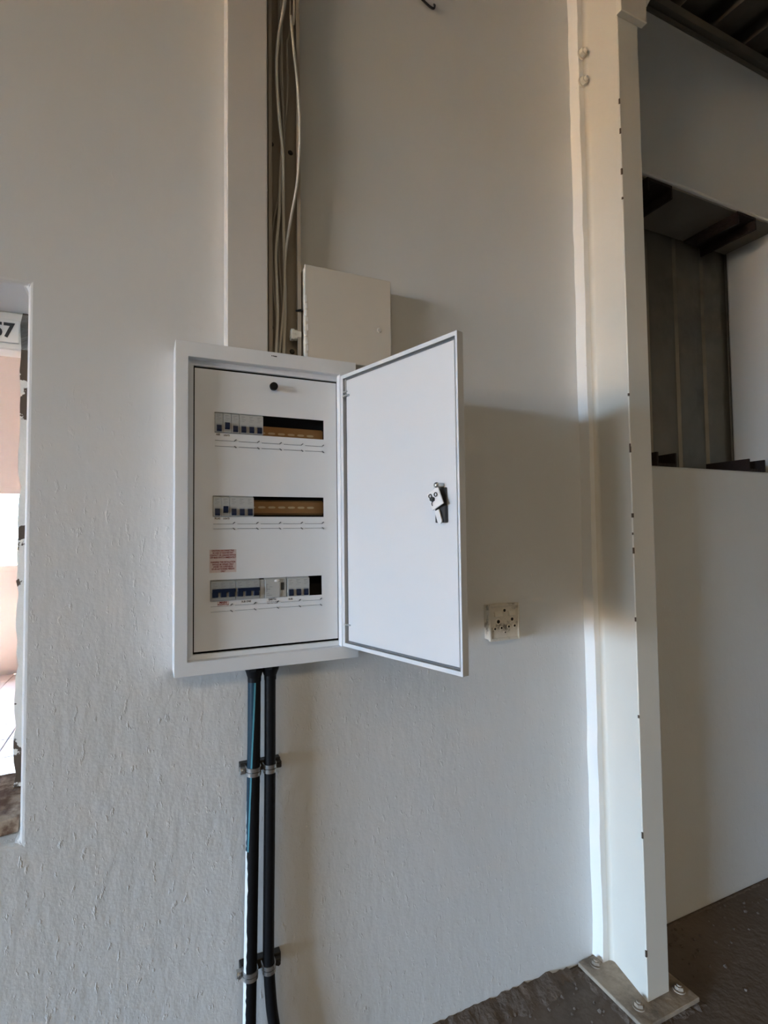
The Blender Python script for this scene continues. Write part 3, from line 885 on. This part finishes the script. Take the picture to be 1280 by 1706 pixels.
def clamp_bracket(z, xa, xb, r1, r2, label):
    c = thing('cable_bracket', label, 'bracket', (0.243, 0, z), 'brackets clamping the supply cables')
    inv = Matrix.Translation((-0.243, 0, -z))
    def P_(name, bm, m, sm=False):
        o = obj(name, bm, m, c, sm, 35); o.matrix_parent_inverse = inv
    bm = bmesh.new(); abox(bm, 0.196, 0.287, -0.0185, -0.0005, z - 0.010, z + 0.012, 0.001); P_('rail', bm, 'dark_steel')
    for xc, r, s in ((xa, r1, -1), (xb, r2, 1)):
        bm = bmesh.new()
        N_ = 14
        for zo in (-0.0050, 0.0050):                        # ribbed band round the cable
            ro, ri = r + 0.0026, r + 0.0007
            pr_ = []
            for k in range(N_ + 1):
                a = math.pi + math.pi * k / N_
                pr_.append((xc + ro * math.cos(a), -0.034 + ro * math.sin(a)))
            for k in range(N_, -1, -1):
                a = math.pi + math.pi * k / N_
                pr_.append((xc + ri * math.cos(a), -0.034 + ri * math.sin(a)))
            aprism(bm, pr_, z + zo - 0.0043, z + zo + 0.0043)
        for sx_ in (-1, 1):
            xe = xc + sx_ * (r + 0.0016)
            abox(bm, xe - .0010, xe + .0010, -0.0345, -0.0185, z - 0.0088, z + 0.0088)
        P_('band', bm, 'zinc', True)
        bm = bmesh.new()
        xo = xc + s * (r + 0.0090)
        abox(bm, xo - .006, xo + .006, -0.030, -0.0185, z - 0.007, z + 0.007, 0.0008)
        acyl(bm, (xo, -0.030, z), (0, -1, 0), 0.0045, 0.0045, 0.006, 6)
        P_('clamp_bolt', bm, 'zinc' if s < 0 else 'dark_steel')
clamp_bracket(-0.5245, 0.2234, 0.2600, 0.0140, 0.0125, 'steel cable bracket with two bright bands, just below the board')
clamp_bracket(-0.9600, 0.2158, 0.2563, 0.0140, 0.0125, 'steel cable bracket with two bright bands, close to the floor')

# ------------------------------------------------------------------ socket outlet
so = thing('socket_outlet', 'grimy cream double socket outlet on the wall beside the open door', 'socket', (0.918, 0, -0.25))
def spart(name, bm, m, par=None, sm=False):
    o = obj(name, bm, m, par or so, sm)
    if par is None: pass
    o.matrix_parent_inverse = Matrix.Translation((-0.918, 0, 0.25)) if par is None else Matrix.Identity(4)
    return o
sx0, sx1, sz0, sz1 = 0.868, 0.971, -0.302, -0.200
bm = bmesh.new(); abox(bm, sx0 + .003, sx1 - .003, -0.024, -0.0005, sz0 + .003, sz1 - .003, 0.002); spart('back_box', bm, 'socket_plastic')
bm = bmesh.new()
abox(bm, sx0, sx1, -0.030, -0.0242, sz0, sz1, 0.002)
fp = spart('face_plate', bm, 'socket_plastic')
scx, scz = (sx0 + sx1) / 2, (sz0 + sz1) / 2
bm = bmesh.new()
for a in ((sx0, sx0 + .007, sz0, sz1), (sx1 - .006, sx1, sz0, sz1), (sx0 + .007, sx1 - .006, sz1 - .008, sz1), (sx0 + .007, sx1 - .006, sz0, sz0 + .008)):
    abox(bm, a[0], a[1], -0.0335, -0.030, a[2], a[3], 0.0012)
spart('raised_edge', bm, 'socket_plastic')
for (dx, w) in ((-0.022, 0.026), (0.024, 0.022)):
    bm = bmesh.new()
    aprism(bm, [(-0.030, scz + .016), (-0.030, scz + .030), (-0.0335, scz + .030), (-0.0368, scz + .017)], scx + dx - w / 2, scx + dx + w / 2, axis='x')
    spart('rocker_switch', bm, 'socket_rim')
holes_ = [(-0.0215, 0.002, .0052), (0.0255, 0.006, .0046), (-0.033, -0.017, .0034), (-0.011, -0.016, .0034), (0.014, -0.014, .0034), (0.034, -0.013, .0034), (0.001, -0.029, .0022), (0.000, 0.032, .0042)]
for dx, dz, r in holes_:
    bm = bmesh.new(); acyl(bm, (scx + dx, -0.0299, scz + dz), (0, -1, 0), r * 1.7, r * 1.5, 0.0022, 16); spart('hole_rim', bm, 'socket_rim', None, True)
    bm = bmesh.new(); acyl(bm, (scx + dx, -0.0319, scz + dz), (0, -1, 0), r, r, 0.0004, 14); spart('hole', bm, 'hole_dark')

# ------------------------------------------------------------------ small things
bm = bmesh.new()
atube(bm, spline([(0.640, -0.010, 1.560), (0.668, -0.008, 1.518), (0.712, -0.008, 1.492), (0.735, -0.007, 1.4875), (0.742, -0.004, 1.502), (0.742, 0.004, 1.512)], 6), 0.0030, 8)
tag(obj('wire_stub', bm, 'dark_steel', None, True), 'short dark stub of wire high on the bare wall', 'wire')
# dirt swept up against the foot of the wall, loose crumbs on the floor
bm = bmesh.new()
prev = None
xx = -1.5
while xx < 4.9:
    q_ = 1.0 if xx < 1.15 else 0.3; d = (0.028 + random.uniform(-.008, .012) + (0.03 if 0.5 < xx < 1.08 else 0)) * q_; h = (0.012 + random.uniform(-.004, .005) + (0.012 if 0.5 < xx < 1.08 else 0)) * q_
    ring = [bm.verts.new(p) for p in ((xx, -0.0005, FLOOR - .002), (xx, -0.0005, FLOOR + h), (xx, -d * 0.5, FLOOR + h * 0.5 + random.uniform(0, .004)), (xx, -d, FLOOR - .001))]
    if prev:
        for k in range(3): bm.faces.new((prev[k], prev[k + 1], ring[k + 1], ring[k]))
    prev = ring
    xx += 0.013
tag(obj('dirt_ridge', bm, 'dirt', None, True, 80), 'brown dirt swept along the foot of the wall', 'dirt', None, 'stuff')
bm = bmesh.new()
for i in range(260):
    x_ = random.uniform(0.7, 2.6); y_ = -abs(random.gauss(0, 0.12)) - 0.01
    if 1.17 < x_ < 1.41 and y_ > -0.26: continue
    s = random.uniform(0.0015, 0.006)
    t = bmesh.new(); bmesh.ops.create_icosphere(t, subdivisions=1, radius=s)
    for v in t.verts: v.co *= random.uniform(0.7, 1.25)
    join(bm, t, 0, Matrix.Translation((x_, y_, FLOOR + s * 0.45)))
tag(obj('floor_crumbs', bm, 'dirt'), 'crumbs of mortar and grit scattered on the floor', 'grit', None, 'stuff')
